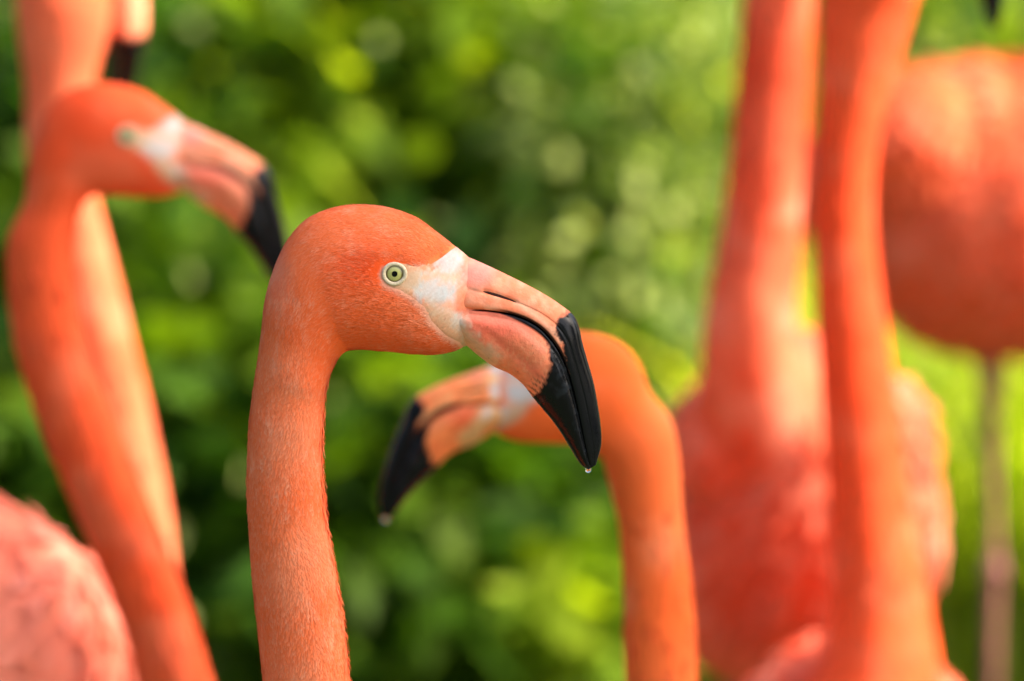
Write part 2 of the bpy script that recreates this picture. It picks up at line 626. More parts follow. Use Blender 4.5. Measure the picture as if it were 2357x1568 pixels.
def bill_part(fr, which, nr, ns, wshift=0):
    K = np.array(BILL, float)
    T, Gp, B, wd = K[:, 0:2], K[:, 2:4], K[:, 4:6], K[:, 6]
    a, b_, prof = (T, Gp, UP_PROF) if which == 'upper' else (Gp, B, LO_PROF)
    a, b_, wd = catmull(a, nr), catmull(b_, nr), catmull(wd[:, None], nr)[:, 0]
    pr = catmull(np.array(prof, float), ns)
    pr[:, 0] = np.clip(pr[:, 0], 0, 1)
    half = np.vstack([pr, (pr * [1, -1])[-2:0:-1]])
    m = len(half)
    s = half[:, 0][None, :, None]
    Q = (a[:, None, :] * (1 - s) + b_[:, None, :] * s).reshape(-1, 2)
    wd = np.maximum(wd, 2)
    lat = (wd[:, None] * half[:, 1][None, :]).reshape(-1)
    sv = np.tile(half[:, 0], nr)
    if which == 'upper':            # dent for the nostril
        d = polydist(Q, [(1116, 665), (1145, 673), (1186, 689)])
        lat = lat - np.sign(lat) * 3.8 * np.exp(-(d / 6.5) ** 2)
    else:                           # soft folds in the cheek of the lower bill
        d = polydist(Q, [(1100, 745), (1150, 782), (1215, 835)])
        lat = lat - np.sign(lat) * 2.2 * np.exp(-(d / 12) ** 2)
        lat = lat + np.sign(lat) * 1.2 * (fbm(Q, .05, 91) - .5) * 2
    V = fr(Q, lat * fr.k)
    Qs = Q.copy()
    Qs[:, 0] -= wshift * sstep(1225, 1120, Q[:, 0])
    colr = bill_colour(Qs, which == 'upper', sv)
    F = grid_faces(nr, m)
    V2, F2 = cap_grid(V, F, nr, m)
    colr = np.vstack([colr, colr[:1], colr[-1:]])
    return V2, F2, colr


def transport(C, U0, rad):
    """rings round a path: parallel-transported frames"""
    C = np.asarray(C, float)
    T = np.gradient(C, axis=0)
    T /= np.linalg.norm(T, axis=1)[:, None]
    U = np.array(U0, float)
    Us, Ls = [], []
    for i in range(len(C)):
        U = U - T[i] * (U @ T[i])
        U /= np.linalg.norm(U)
        Us.append(U * rad[i])
        Ls.append(np.cross(T[i], U) * rad[i])
    return np.array(Us), np.array(Ls)


def head_rings(fr, drop=0):
    K = np.array(HEAD[:len(HEAD) - drop], float)
    T = fr(K[:, 0:2])
    B = fr(K[:, 2:4])
    C = (T + B) / 2
    U = (T - B) / 2
    L = K[:, 4:5] * fr.k * fr.l
    return C, U, L


def ring_loft(C, U, L, nr, m, pear=.10):
    K = np.stack([C, U, L], 1)
    I = catmull(K, nr)
    ph = np.linspace(0, 2 * np.pi, m, endpoint=False)
    ca, sa = np.cos(ph), np.sin(ph)
    bb = np.sign(sa) * np.abs(sa) ** .92 * (1 - pear * ca)
    V = I[:, 0][:, None, :] + I[:, 1][:, None, :] * ca[None, :, None] + I[:, 2][:, None, :] * bb[None, :, None]
    return V.reshape(-1, 3)


def normals_of(V, F):
    """vertex normals of an all-quad grid"""
    a, b, c, d = (V[F[:, k]] for k in range(4))
    fn = np.cross(c - a, d - b)
    Nn = np.zeros_like(V)
    for k in range(4):
        np.add.at(Nn, F[:, k], fn)
    return Nn / (np.linalg.norm(Nn, axis=1)[:, None] + 1e-12)


def unit(v):
    return v / (np.linalg.norm(v, axis=-1, keepdims=True) + 1e-12)


def blades(root, nrm, flow, length, width, lift, c_root, c_tip, sink=.0003, curl=.5, rough=.22):
    """flat pointed feather vanes lying along the surface"""
    n = len(root)
    side = unit(np.cross(nrm, flow))
    L = length[:, None]
    W = width[:, None]
    H = lift[:, None]
    r = root - nrm * sink
    m1 = root + flow * L * .45 + nrm * H * .65
    m2 = root + flow * L * .8 + nrm * H * .95
    t = root + flow * L + nrm * H * curl * 1.6
    V = np.stack([r - side * W * .3, r + side * W * .3, m1 - side * W * .5, m1 + side * W * .5,
                  m2 - side * W * .34, m2 + side * W * .34, t], 1).reshape(-1, 3)
    base = (np.arange(n) * 7)[:, None]
    F = []
    for tri in ((0, 2, 3), (0, 3, 1), (2, 4, 5), (2, 5, 3), (4, 6, 5)):
        F.append(base + np.array(tri)[None, :])
    F = np.vstack(F)
    f = np.array([0, 0, .35, .35, .75, .75, 1.])[None, :, None]
    Cc = (c_root[:, None, :] * (1 - f) + c_tip[:, None, :] * f).reshape(-1, 3)
    tilt = rng.normal(0, 1, (n, 1)) * np.reshape(rough, (-1, 1))
    Nn = unit(nrm + side * tilt - flow * .10)
    Nv = np.repeat(Nn, 7, 0)
    # a soft crown across each vane
    sg = np.tile(np.array([-1, 1, -1, 1, -1, 1, 0.]), n)[:, None]
    Nv = unit(Nv + np.repeat(side, 7, 0) * sg * .28)
    return V, F, Cc, Nv


def add_eye(root, fr, pos, out, k, hi=True):
    """eyelid ring, eyeball, iris and pupil; pos on the head's side, out = outward axis"""
    out = out / np.linalg.norm(out)
    a = fr.h - out * (fr.h @ out)
    a /= np.linalg.norm(a)
    b = np.cross(out, a)
    nseg = 64 if hi else 24

    def disc_cap(name, r0, r1, z0, z1, mat, colf, par, rings=8, bulge=0.):
        rr = np.linspace(r0, r1, rings)
        th = np.linspace(0, 2 * np.pi, nseg, endpoint=False)
        V, Cc = [], []
        for i, r in enumerate(rr):
            f = i / (rings - 1)
            z = z0 + (z1 - z0) * f ** 2
            for t in th:
                V.append(pos + (a * math.cos(t) + b * math.sin(t)) * r * k + out * z * k)
                Cc.append(colf(r, t))
        F = grid_faces(rings, nseg)
        return mesh_obj(name, np.array(V) - root_loc(root), F, mat, par, np.array(Cc))

    # eyelid: a fleshy ring
    nm = 14
    th = np.linspace(0, 2 * np.pi, nseg, endpoint=False)
    ph = np.linspace(0, 2 * np.pi, nm, endpoint=False)
    V = []
    for t in th:
        wob = 1 + .012 * math.sin(3 * t + 1)
        rad = 23.0 * (1 + .07 * abs(math.cos(t)) ** 3) * wob
        for p in ph:
            rr = rad + 4.6 * math.cos(p)
            V.append(pos + (a * math.cos(t) * rr + b * math.sin(t) * rr) * k + out * (3.8 * math.sin(p) + 1.0) * k)
    V = np.array(V)
    i = np.arange(nseg)[:, None]
    j = np.arange(nm)[None, :]
    F = np.stack([i * nm + j, ((i + 1) % nseg) * nm + j, ((i + 1) % nseg) * nm + (j + 1) % nm, i * nm + (j + 1) % nm], -1).reshape(-1, 4)
    mesh_obj('eyelid', V - root_loc(root), F, M_lid, root)
    eye = disc_cap('eye', 17.5, 24.0, .6, -1.2, M_iris, lambda r, t: (.34, .27, .13), root)

    def ic(r, t):
        g = .5 + .5 * math.sin(t * 29 + 3 * math.sin(t * 5))
        f = sstep(13.5, 18, r)
        c0 = np.array([.50, .48, .15]) * (1 - .12 * g)
        c0 = c0 * (1 - .25 * sstep(9, 5, r))
        return c0 * (1 - f) + np.array([.13, .085, .02]) * f
    disc_cap('iris', 4.5, 19.5, 5.0, .7, M_iris, ic, eye, 14)
    disc_cap('pupil', .01, 7.6, 5.3, 4.8, M_pupil, lambda r, t: (.004, .004, .004), eye, 6)


_rl = {}


def root_loc(o):
    return _rl[o.name]


def leg(root, hip, knee, foot, par):
    """long thin leg with a knobbly joint, three webbed toes"""
    P = [hip, hip * .5 + knee * .5, knee + np.array([0, 0, .03]), knee, knee - np.array([0, 0, .03]), knee * .5 + foot * .5, foot + np.array([0, 0, .02]), foot]
    Rr = [.016, .0065, .0065, .0115, .0075, .0056, .0065, .009]
    C = catmull(np.array(P), 60)
    r = catmull(np.array(Rr)[:, None], 60)[:, 0]
    U, L = transport(C, (0, 1, .01), r)
    V = ring_loft(C, U, L, 60, 12, 0)
    V2, F2 = cap_grid(V, grid_faces(60, 12), 60, 12)
    lo = mesh_obj('leg', V2 - root_loc(root), F2, M_leg, root)
    h = par
    l = np.array([-h[1], h[0], 0])
    Vf, Ff = [], []
    tips = [foot + (h * math.cos(t) + l * math.sin(t)) * .08 for t in (-.55, 0, .55)]
    for t in tips:
        t[2] = .004
    top = [foot + np.array([0, 0, .012])] + [t + np.array([0, 0, .006]) for t in tips]
    web = [(tips[0] + tips[1]) * .42 + foot * .16, (tips[1] + tips[2]) * .42 + foot * .16]
    Vf = top + web + [foot - np.array([0, 0, max(0, foot[2] - .003)])]
    for q in (4, 5):
        Vf[q] = Vf[q].copy()
        Vf[q][2] = .004
    Ff = [[0, 1, 4], [0, 4, 2], [0, 2, 5], [0, 5, 3], [6, 4, 1], [6, 2, 4], [6, 5, 2], [6, 3, 5], [0, 6, 1], [0, 3, 6]]
    mesh_obj('foot', np.array(Vf) - root_loc(root), Ff, M_leg, lo, smooth=False)


def torso_mesh(c, h, hl, hw, hh, tilt=.12):
    """egg-shaped body with a pointed tail; h heading"""
    l = np.cross([0, 0, 1.], h)
    K = []
    for f, a, z in ((1.0, .02, .10), (.93, .34, .10), (.78, .62, .08), (.5, .90, .03), (.15, 1.0, 0), (-.25, .93, .0), (-.6, .66, .06), (-.9, .38, .13), (-1.15, .15, .15), (-1.25, .02, .12)):
        C = c + h * f * hl + np.array([0, 0, 1]) * (z * hh - tilt * hh * -f * 1.0 * .3)
        K.append((C, np.array([0, 0, 1]) * a * hh, l * a * hw))
    K = np.array(K)
    V = ring_loft(K[:, 0], K[:, 1], K[:, 2], 60, 40, .12)
    return cap_grid(V, grid_faces(60, 40), 60, 40)


def remesh(parts, vox):
    """fuse overlapping closed pieces into one continuous skin"""
    V, F, k = [], [], 0
    for v, f in parts:
        V.append(v)
        F += [[i + k for i in q] for q in f]
        k += len(v)
    V = np.vstack(V)
    me = bpy.data.meshes.new('tmp')
    me.from_pydata([tuple(v) for v in V.tolist()], [], F)
    o = bpy.data.objects.new('tmp', me)
    col.objects.link(o)
    md = o.modifiers.new('r', 'REMESH')
    md.mode = 'VOXEL'
    md.voxel_size = vox
    sm = o.modifiers.new('s', 'SMOOTH')
    sm.factor = .5
    sm.iterations = 5
    dg = bpy.context.evaluated_depsgraph_get()
    e = o.evaluated_get(dg).to_mesh()
    n = len(e.vertices)
    A = np.empty(n * 3, np.float32)
    e.vertices.foreach_get('co', A)
    N_ = np.empty(n * 3, np.float32)
    e.vertices.foreach_get('normal', N_)
    F4 = [list(p.vertices) for p in e.polygons]
    o.evaluated_get(dg).to_mesh_clear()
    bpy.data.objects.remove(o)
    bpy.data.meshes.remove(me)
    return A.reshape(-1, 3).astype(float), F4, N_.reshape(-1, 3).astype(float)


def ball(c, r):
    a = np.linspace(.001, math.pi - .001, 14)
    V = ring_loft(np.array([np.array(c) - [0, 0, r * math.cos(t)] for t in a]), np.array([[r * math.sin(t), 0, 0] for t in a]),
                  np.array([[0, r * math.sin(t), 0] for t in a]), 30, 24, 0)
    return cap_grid(V, grid_faces(30, 24), 30, 24)


def wing(root, c, h, side, hl, hw, hh, hue, seed):
    """folded wing: a curved shield over the flank, shingled with coverts and long tips"""
    l = np.cross([0, 0, 1.], h) * side
    n, m = 40, 24
    u = np.linspace(0, 1, n)
    V = []
    for a in u:
        f = .62 - 1.55 * a
        top = .78 - .25 * a - .5 * sstep(.9, 1, a)
        bot = -.42 + .52 * a * a
        if a < .15:
            q = math.sqrt(max(0., 1 - ((.15 - a) / .15) ** 2))
            mid = (top + bot) / 2
            top, bot = mid + (top - mid) * q, mid + (bot - mid) * q
        for k in range(m):
            z = top + (bot - top) * k / (m - 1)
            A_ = float(np.interp(f, [-1.15, -.9, -.6, -.25, .15, .5, .78], [.17, .40, .68, .94, 1.0, .91, .64]))
            bulge = math.sqrt(max(.03, 1.0 - min(1, abs(z)) ** 2.2)) * A_ * (1 - .12 * z) * 1.035
            V.append(c + h * f * hl + np.array([0, 0, 1]) * (z * A_ + .05 * a) * hh + l * hw * bulge)
    V = np.array(V)
    F = grid_faces(n, m, False)
    if side > 0:
        F = F[:, ::-1].copy()
    Nn = normals_of(V, F)
    if ((Nn @ l).mean()) < 0:
        Nn = -Nn
    colr = coral(V, None, hue, seed)
    wo_ = mesh_obj('wing', V - root_loc(root), F, M_body, root, colr)
    sm = wo_.modifiers.new('thickness', 'SOLIDIFY')
    sm.thickness = .006
    # coverts
    k = 700
    idx = rng.integers(0, len(V), k)
    flow = unit(-h + np.array([0, 0, -.25]) + rng.normal(0, .08, (k, 3)))
    nr = Nn[idx]
    flow = unit(flow - nr * (flow * nr).sum(1)[:, None])
    fc = colr[idx] * rng.uniform(.92, 1.06, (k, 1))
    tip = mixc(fc, (.9, .48, .34), rng.uniform(.0, .25, k))
    B = blades(V[idx] + nr * .002 - flow * .01, nr, flow, rng.uniform(.02, .035, k), rng.uniform(.010, .016, k), rng.uniform(.0003, .001, k), fc, np.clip(tip, 0, .92))
    mesh_obj('feathers', B[0] - root_loc(root), B[1], M_feather, wo_, B[2], normals=B[3], kind='stuff')


def flamingo(label, fr, neck, Y, torso, hues, hi=False, legs=None, one_leg=False, seed=0, group='flamingos crowding together', vox=.0035, headless=False, neckfeathers=2500, wings=True, drop_rings=0, blobs=(), wshift=0, bill_tint=None):
    """neck: (px, py, radius px at that plane, y offset) from just below the head downwards, in photo pixels of plane Y"""
    k = ppm(Y)
    tc_, th_, hl, hw, hh = torso
    th_ = np.array([math.cos(R(th_)), math.sin(R(th_)), 0.])
    base = np.array([tc_[0], tc_[1], 0.])
    root = empty('flamingo', base, label, 'flamingo', group)
    _rl[root.name] = base
    C, U, L = head_rings(fr, drop_rings)
    NC = np.array([at(p[0], p[1], Y + (p[3] if len(p) > 3 else 0)) for p in neck])
    Nr = np.array([p[2] * k for p in neck])
    path = np.vstack([C[-3:], NC])
    if hi:
        path = np.vstack([C[-3:], NC])
    dense = catmull(path, len(path))
    U2, L2 = transport(dense, U[-3] / np.linalg.norm(U[-3]), np.r_[np.ones(3), Nr])
    U2, L2 = U2[3:], L2[3:]
    if (L2[0] @ L[-1]) < 0:
        L2 = -L2
    if hi:
        # the sharp bird's neck is given by its two contours
        U2 = U2.copy()
    Ca, Ua, La = np.vstack([C, NC]), np.vstack([U, U2]), np.vstack([L, L2])
    nr, m = (620, 132) if hi else (200, 40)
    V = ring_loft(Ca, Ua, La, nr, m)
    F = grid_faces(nr, m)
    tv, tf = torso_mesh(np.array(tc_), th_, hl, hw, hh)
    if hi:
        Q = fr.inv(V)
        colr = coral(V, Q, hues[0], seed)
        # deeper red-orange behind and round the eye, pinker nape with its pink sky light painted in
        dark = np.exp(-((Q[:, 0] - 850) / 75) ** 2 - ((Q[:, 1] - 600) / 50) ** 2)
        colr = mixc(colr, (.84, .075, .012), .85 * dark)
        nape = np.clip(sstep(700, 640, Q[:, 0] - .15 * (Q[:, 1] - 600)) * sstep(760, 560, Q[:, 1]), 0, 1)
        colr = mixc(colr, (.86, .30, .22), .45 * nape)
        colr = mixc(colr, (.86, .48, .34), .8 * sstep(16, 3, sdpoly(Q, FACE)) * (Q[:, 1] > 600))
        Nn = normals_of(V, F)
        cen = V.reshape(nr, m, 3).mean(1)
        if ((V - np.repeat(cen, m, 0)) * Nn).sum() < 0:
            Nn = -Nn
            F = F[:, ::-1].copy()
        # hollow round the eye and a soft brow
        de = np.linalg.norm(Q - EYE, axis=1)
        side = np.abs((V - fr.o) @ fr.l) / fr.k
        on = side > 60
        V = V - Nn * (on * fr.k * (6.5 * np.exp(-(de / 33) ** 2)))[:, None]
        V = V + Nn * (on * fr.k * 3.5 * np.exp(-((Q[:, 0] - 905) / 60) ** 2 - ((Q[:, 1] - 570) / 16) ** 2))[:, None]
        V = V + Nn * (fr.k * 3.0 * (fbm(V, 34, 7) - .5))[:, None]
        V2, F2 = cap_grid(V, F, nr, m)
        body = mesh_obj('body', V2 - base, F2, M_plume, root, np.vstack([colr, colr[:1], colr[-1:]]))
        tob = mesh_obj('torso', tv - base, tf, M_body, root, coral(tv, None, hues[1], seed))
        # bare skin patch
        fi = F
        cenq = Q[fi].mean(1)
        sd = sdpoly(cenq, FACE)
        selm = (sd < 5) & (cenq[:, 0] > 870)
        usef = fi[selm]
        uid, inv = np.unique(usef.ravel(), return_inverse=True)
        vq = Q[uid]
        dd = sdpoly(vq, FACE)
        off = np.where(dd < -4, .00022, .00022 - .00040 * sstep(-4, 4, dd))
        fv = V[uid] + Nn[uid] * off[:, None]
        mesh_obj('face_skin', fv - base, inv.reshape(-1, 4), M_face, root, face_colour(vq))
        # feathers
        P4 = V.reshape(nr, m, 3)
        area = np.linalg.norm(np.cross(V[F[:, 2]] - V[F[:, 0]], V[F[:, 3]] - V[F[:, 1]]), axis=1)
        zc = V[F].mean(1)
        okf = area.copy()
        okf[fr.inv(zc)[:, 1] > 1800] *= .1
        wq = fr.inv(zc)
        headw = sstep(900, 780, wq[:, 1])
        okf *= 1 + 1.6 * headw
        okf[(zc - fr.o) @ fr.l * fr.near < -.02] *= .5
        cnt = 190000
        pick = rng.choice(len(F), cnt, p=okf / okf.sum())
        r1, r2 = rng.random(cnt)[:, None], rng.random(cnt)[:, None]
        qa, qb, qc, qd = (F[pick, i] for i in range(4))

        def bil(A):
            return (A[qa] * (1 - r1) + A[qb] * r1) * (1 - r2) + (A[qd] * (1 - r1) + A[qc] * r1) * r2
        # grid rows run from bill to breast: flow is along rows
        rows = np.arange(len(V)) // m
        nxt = np.minimum(np.arange(len(V)) + m, len(V) - 1)
        fl = unit(V[nxt] - V[np.maximum(nxt - m, 0)])
        prt = bil(V)
        pn = unit(bil(Nn))
        pf = unit(bil(fl))
        pf = unit(pf - pn * (pf * pn).sum(1)[:, None])
        pq = fr.inv(prt)
        # direction wanders a little in clumps
        swirl = (fbm(prt, 80, 11, 2) - .5) * .55 + (fbm(prt, 22, 12, 2) - .5) * .9 + rng.normal(0, .09, cnt)
        sd_ = unit(np.cross(pn, pf))
        fr_side = ((sd_ @ fr.h) * .38 * (1 - sstep(980, 760, pq[:, 1]))) * sstep(-.3, .6, pn @ fr.h)
        swirl = swirl + fr_side
        pf = unit(pf * np.cos(swirl)[:, None] + sd_ * np.sin(swirl)[:, None])
        dq = sdpoly(pq, FACE)
        # plumes start behind the skin patch; those at its edge are short
        keep = (dq > 4 + 20 * (vnoise(pq, .2, 77) - .5)) & (np.linalg.norm(pq - EYE, axis=1) > 29) & (pq[:, 0] < 1074) | (pq[:, 1] > 840)
        keep &= pq[:, 1] < 1900
        hd = sstep(930, 760, pq[:, 1])
        ln = (.0062 * (1 - hd) + .0050 * hd) * rng.uniform(.65, 1.25, cnt)
        wdt = (.0015 * (1 - hd) + .00055 * hd) * rng.uniform(.6, 1.4, cnt)
        edge = sstep(0, 40, dq)
        ln = np.where(hd > .5, ln * (.45 + .55 * edge), ln)
        wdt = np.where(hd > .5, wdt * (.7 + .3 * edge), wdt)
        throat = np.clip(pf[:, 2] * 0 + (pn @ fr.h), 0, 1) * (1 - hd)
        lf = (.00011 * (1 - hd) + .00014 * hd) * rng.uniform(.4, 1.5, cnt) * (1 + 2.2 * throat)
        stray = (rng.random(cnt) < .035) & (np.abs(pn[:, 1]) < .35)       # loose tips along the rim
        lf = np.where(stray, lf * (4 - 1.6 * hd), lf)
        ln = np.where(stray, ln * 1.25, ln)
        cc = bil(colr)
        jit = rng.normal(0, 1, cnt)
        gi = (qa // m)[:, None] + r1 * 0
        clump = fbm(np.c_[(qa // m) / 9.0, (qa % m) / 2.6], 1.0, 21, 2) * .6 + fbm(prt, 60, 22, 2) * .4
        cr_ = cc * (1 + .035 * jit[:, None] + .20 * (clump[:, None] - .5)) * [1, .92, .85]
        pale = np.clip(.45 * rng.random(cnt) ** 2 + .9 * sstep(.5, .75, clump) * rng.random(cnt) + .12 * (1 - hd), 0, .9)
        ct = mixc(cc * (1 + .045 * jit[:, None]), (.92, .38, .22), pale)
        s_ = keep
        B = blades(prt[s_], pn[s_], pf[s_], ln[s_], wdt[s_], lf[s_], np.clip(cr_[s_], .005, .93), np.clip(ct[s_], .005, .93), rough=(.06 * (1 - hd) + .17 * hd)[s_])
        mesh_obj('feathers', B[0] - base, B[1], M_feather, body, B[2], normals=B[3], kind='stuff')
    else:
        V2, F2 = cap_grid(V, F, nr, m)
        A, F4, Nn = remesh([(V2, F2), (tv, tf)] + [ball(*q) for q in blobs], vox)
        Q = fr.inv(A)
        colr = coral(A, Q, hues[0], seed)
        # the trunk may be paler than the neck
        dt = np.linalg.norm((A - np.array(tc_)) / [hl, hl, hh * 1.1], axis=1)
        ct_ = coral(A, Q, hues[1], seed + 9)
        colr = mixc(colr, ct_, sstep(1.15, .9, dt))
        lat = np.abs((A - fr.o) @ fr.l)
        face = sstep(8, -8, sdpoly(Q, FACE)) * (lat < .06)
        colr = mixc(colr, face_colour(Q), face)
        body = mesh_obj('body', A - base, F4, M_body, root, np.clip(colr, 0, .93))
        k_ = neckfeathers
        idx = rng.integers(0, len(A), k_)
        idx = idx[(Q[idx, 1] > 900) | (dt[idx] < 1.3)]
        nr_ = Nn[idx]
        tw = sstep(1.2, .9, dt[idx])[:, None]
        flow = unit(np.array([0, 0, -1.]) * (1 - tw) + (-th_ * .8 + np.array([0, 0, -.5])) * tw + rng.normal(0, .12, (len(idx), 3)))
        flow = unit(flow - nr_ * (flow * nr_).sum(1)[:, None])
        tw = tw[:, 0]
        q = len(idx)
        fc = colr[idx] * rng.uniform(.9, 1.08, (q, 1))
        tp = mixc(fc, (.9, .42, .28), rng.uniform(.0, .3, q) * (.4 + .6 * tw))
        B = blades(A[idx], nr_, flow, (.010 + .022 * tw) * rng.uniform(.7, 1.3, q), (.0030 + .010 * tw) * rng.uniform(.7, 1.3, q),
                   (.0008 + .003 * tw) * rng.uniform(.5, 1.5, q), np.clip(fc, 0, .93), np.clip(tp, 0, .93))
        mesh_obj('feathers', B[0] - base, B[1], M_feather, body, B[2], normals=B[3], kind='stuff')
    # bill
    bn, bs = (260, 64) if hi else (70, 26)
    bo = {}
    for wch in ('upper', 'lower'):
        bv, bf, bc = bill_part(fr, wch, bn, bs, wshift)
        if bill_tint is not None:
            mk = sstep(.25, .5, bc[:, 0] - bc[:, 2])[:, None]
            bc = bc * (1 - mk) + bc * np.array(bill_tint) * mk
        bo[wch] = mesh_obj(wch + '_bill', bv - base, bf, M_bill, root, bc)
    # nostril slits: dark strips painted for the shade inside the holes
    for sgn in (-1, 1):
        ctr = catmull(np.array([(1112, 664), (1128, 669), (1146, 675), (1166, 681), (1188, 690)], float), 24)
        hgt = 4.6 * np.sin(np.linspace(0, np.pi, 24)) ** .8 + .3
        # width of the bill surface there
        lat = []
        bv = bill_part(fr, 'upper', 120, 40)[0]
        bq = fr.inv(bv)
        bl = (bv - fr.o) @ fr.l / fr.k
        for c_ in ctr:
            d_ = np.linalg.norm(bq - c_, axis=1) + 1e3 * (bl * sgn < 5)
            lat.append(bl[d_.argmin()])
        lat = np.convolve(np.r_[[lat[0]] * 3, lat, [lat[-1]] * 3], np.ones(7) / 7, 'valid')
        nv = []
        for j, (c_, h_) in enumerate(zip(ctr, hgt)):
            for q_, zz in ((-1, 1.0), (-.4, 1.9), (.4, 1.9), (1, 1.0)):
                p_ = c_ + np.array([.25, 1.]) * h_ * q_
                nv.append(fr([p_], np.array([(lat[j] + sgn * (zz - .6)) * fr.k]))[0])
        nf = grid_faces(24, 4, False)
        mesh_obj('nostril', np.array(nv) - base, nf, M_nostril_dark, bo['upper'])
        # eyes
    for sgn in (-1, 1):
        bl = (V - fr.o) @ fr.l
        bq = fr.inv(V)
        d_ = np.linalg.norm(bq - EYE, axis=1) + 1e4 * (bl * sgn < .008)
        i = d_.argmin()
        pos = V[i]
        pos = fr([EYE], np.array([abs(bl[i]) * sgn]))[0]
        out = fr.l * sgn + .06 * fr.h + np.array([0, 0, .03])
        add_eye(root, fr, pos + fr.l * sgn * (.0016 if hi else .001), out, fr.k, hi)
    if wings:
        for sgn in (-1, 1):
            wing(root, np.array(tc_), th_, sgn, hl, hw, hh, hues[2] if len(hues) > 2 else hues[1], seed + 3)
    l = np.cross([0, 0, 1.], th_)
    for j, sgn in enumerate((-1, 1)):
        if legs:
            hx, kx, fx = legs[j]
            hip, kn, ft = np.array(hx), np.array(kx), np.array(fx)
        else:
            hip = np.array(tc_) + l * .045 * sgn - np.array([0, 0, hh * .72])
            ft = np.array([hip[0], hip[1], .012])
            kn = hip * .48 + ft * .52 - th_ * .03
        leg(root, hip, kn, ft, th_)
    return root


# ------------------------------------------------------------------ the sharp bird
frA = Frame(EYE, EYE, YA)
neckA = []
NA = [(582, 905, 748, 915), (574, 975, 744, 965), (570, 1050, 742, 1035), (569, 1125, 745, 1110), (572, 1205, 752, 1190), (577, 1290, 766, 1275),
      (584, 1375, 780, 1360), (593, 1460, 792, 1445), (601, 1535, 801, 1520), (614, 1630, 815, 1610)]
for a, b, c, d in NA:
    neckA.append(((a + c) / 2, (b + d) / 2, math.hypot(c - a, d - b) / 2))
neckA += [(752, 1740, 108), (785, 1870, 115), (780, 2010, 125), (700, 2130, 150), (560, 2200, 190)]
bA = at(250, 2330, YA)
flamingo('sharp coral flamingo in the middle, with pale yellow eye and glossy black bill tip', frA, neckA, YA,
         (bA, 0, .20, .105, .115), [HUE_A, HUE_A], hi=True, seed=1)

# ------------------------------------------------------------------ left bird, soft
YB = 3.97
frB = Frame(EYE, (298, 302), YB, size=1.0, rot=0)
neckB = [(95, 560, 78), (98, 680, 80), (115, 790, 81), (142, 880, 82), (185, 990, 84), (235, 1110, 84), (285, 1230, 84), (325, 1330, 82), (362, 1430, 82), (395, 1540, 84),
         (425, 1680, 90), (415, 1810, 100), (320, 1900, 120), (180, 1880, 150)]
bB = at(-300, 1590, YB + .10)
flamingo('blurred orange flamingo at far left, head facing right, with white face and pale pink back', frB, neckB, YB,
         (bB, -3, .19, .12, .150), [HUE_B, HUE_PALE, HUE_PALE], seed=2)

# ------------------------------------------------------------------ bird behind it, head turned to the camera
YC = 4.4
frC = Frame((1325, 735), (304, 106), YC, size=1.2, yaw=76, rot=-50)
neckC = [(138, -120, 104), (142, -30, 108), (142, 50, 106), (136, 140, 88), (132, 220, 75), (128, 310, 71), (135, 400, 70), (165, 520, 70), (200, 660, 72), (232, 800, 74), (262, 930, 76), (288, 1060, 78), (308, 1180, 80), (322, 1300, 80), (335, 1450, 80), (345, 1620, 80), (300, 1800, 100), (260, 1900, 130)]
bC = at(230, 2080, YC + .12)
flamingo('strongly blurred flamingo at top left, its glaring head cut off by the picture edge', frC, neckC, YC,
         (bC, -70, .19, .11, .125), [HUE_C, HUE_C, HUE_PALE], seed=3, wshift=60)  # white skin spread further to paint in the sun highlight

# ------------------------------------------------------------------ bird facing left behind the black bill
YD = 3.66
frD = Frame((1325, 735), (944, 925), YD, size=.945, mirror=True, rot=6.5)
neckD = [(1466, 1008, 91), (1480, 1072, 87), (1489, 1130, 81), (1499, 1206, 76), (1505, 1260, 77), (1511, 1320, 79), (1517, 1400, 82), (1519, 1477, 85), (1522, 1568, 85), (1535, 1700, 88), (1540, 1840, 100), (1560, 1960, 130)]
bD = at(1640, 2160, YD + .16)
flamingo('softly blurred flamingo facing left, its white and orange face behind the black bill', frD, neckD, YD,
         (bD, 112, .18, .10, .115), [HUE_A, HUE_A], seed=4, drop_rings=3, bill_tint=(1.05, .95, .6), wshift=48)

# ------------------------------------------------------------------ right birds
YE = 4.75
frE = Frame((795, 812), (1870, -330), YE, size=1.0, yaw=30)
neckE = [(1795, -150, 78, 0), (1790, 0, 80, 0), (1780, 150, 82, 0), (1770, 300, 84, 0), (1757, 450, 88, 0), (1741, 600, 96, 0), (1727, 720, 104, 0), (1728, 840, 118, 0.01), (1750, 960, 150, .04), (1800, 1080, 180, .10)]
bE = at(1820, 1175, YE + .15)
flamingo('blurred flamingo with thick upright pink neck and broad mottled chest', frE, neckE, YE,
         (bE, -78, .17, .117, .158), [HUE_PINK, HUE_PINK, HUE_PINK], seed=5,
         blobs=[(at(1695, 1015, YE + .06), .058), (at(1990, 1015, YE + .08), .060), (at(1840, 1010, YE + .05), .064)])

YF = 4.45
frF = Frame((795, 812), (2110, -150), YF, size=.98, yaw=66)
neckF = [(2002, -50, 112), (1986, 50, 102), (1968, 160, 88), (1953, 270, 76), (1944, 380, 70), (1940, 500, 70), (1948, 650, 74), (1962, 800, 81), (1978, 950, 88), (1992, 1100, 93), (2008, 1250, 100), (2022, 1400, 115), (2020, 1530, 140), (1990, 1660, 170)]
bF = at(1960, 1830, YF + .10)
flamingo('blurred flamingo whose deep orange neck rises in front of the two bodies at right', frF, neckF, YF,
         (bF, -95, .19, .115, .135), [HUE_B, HUE_PINK, HUE_PINK], seed=6)

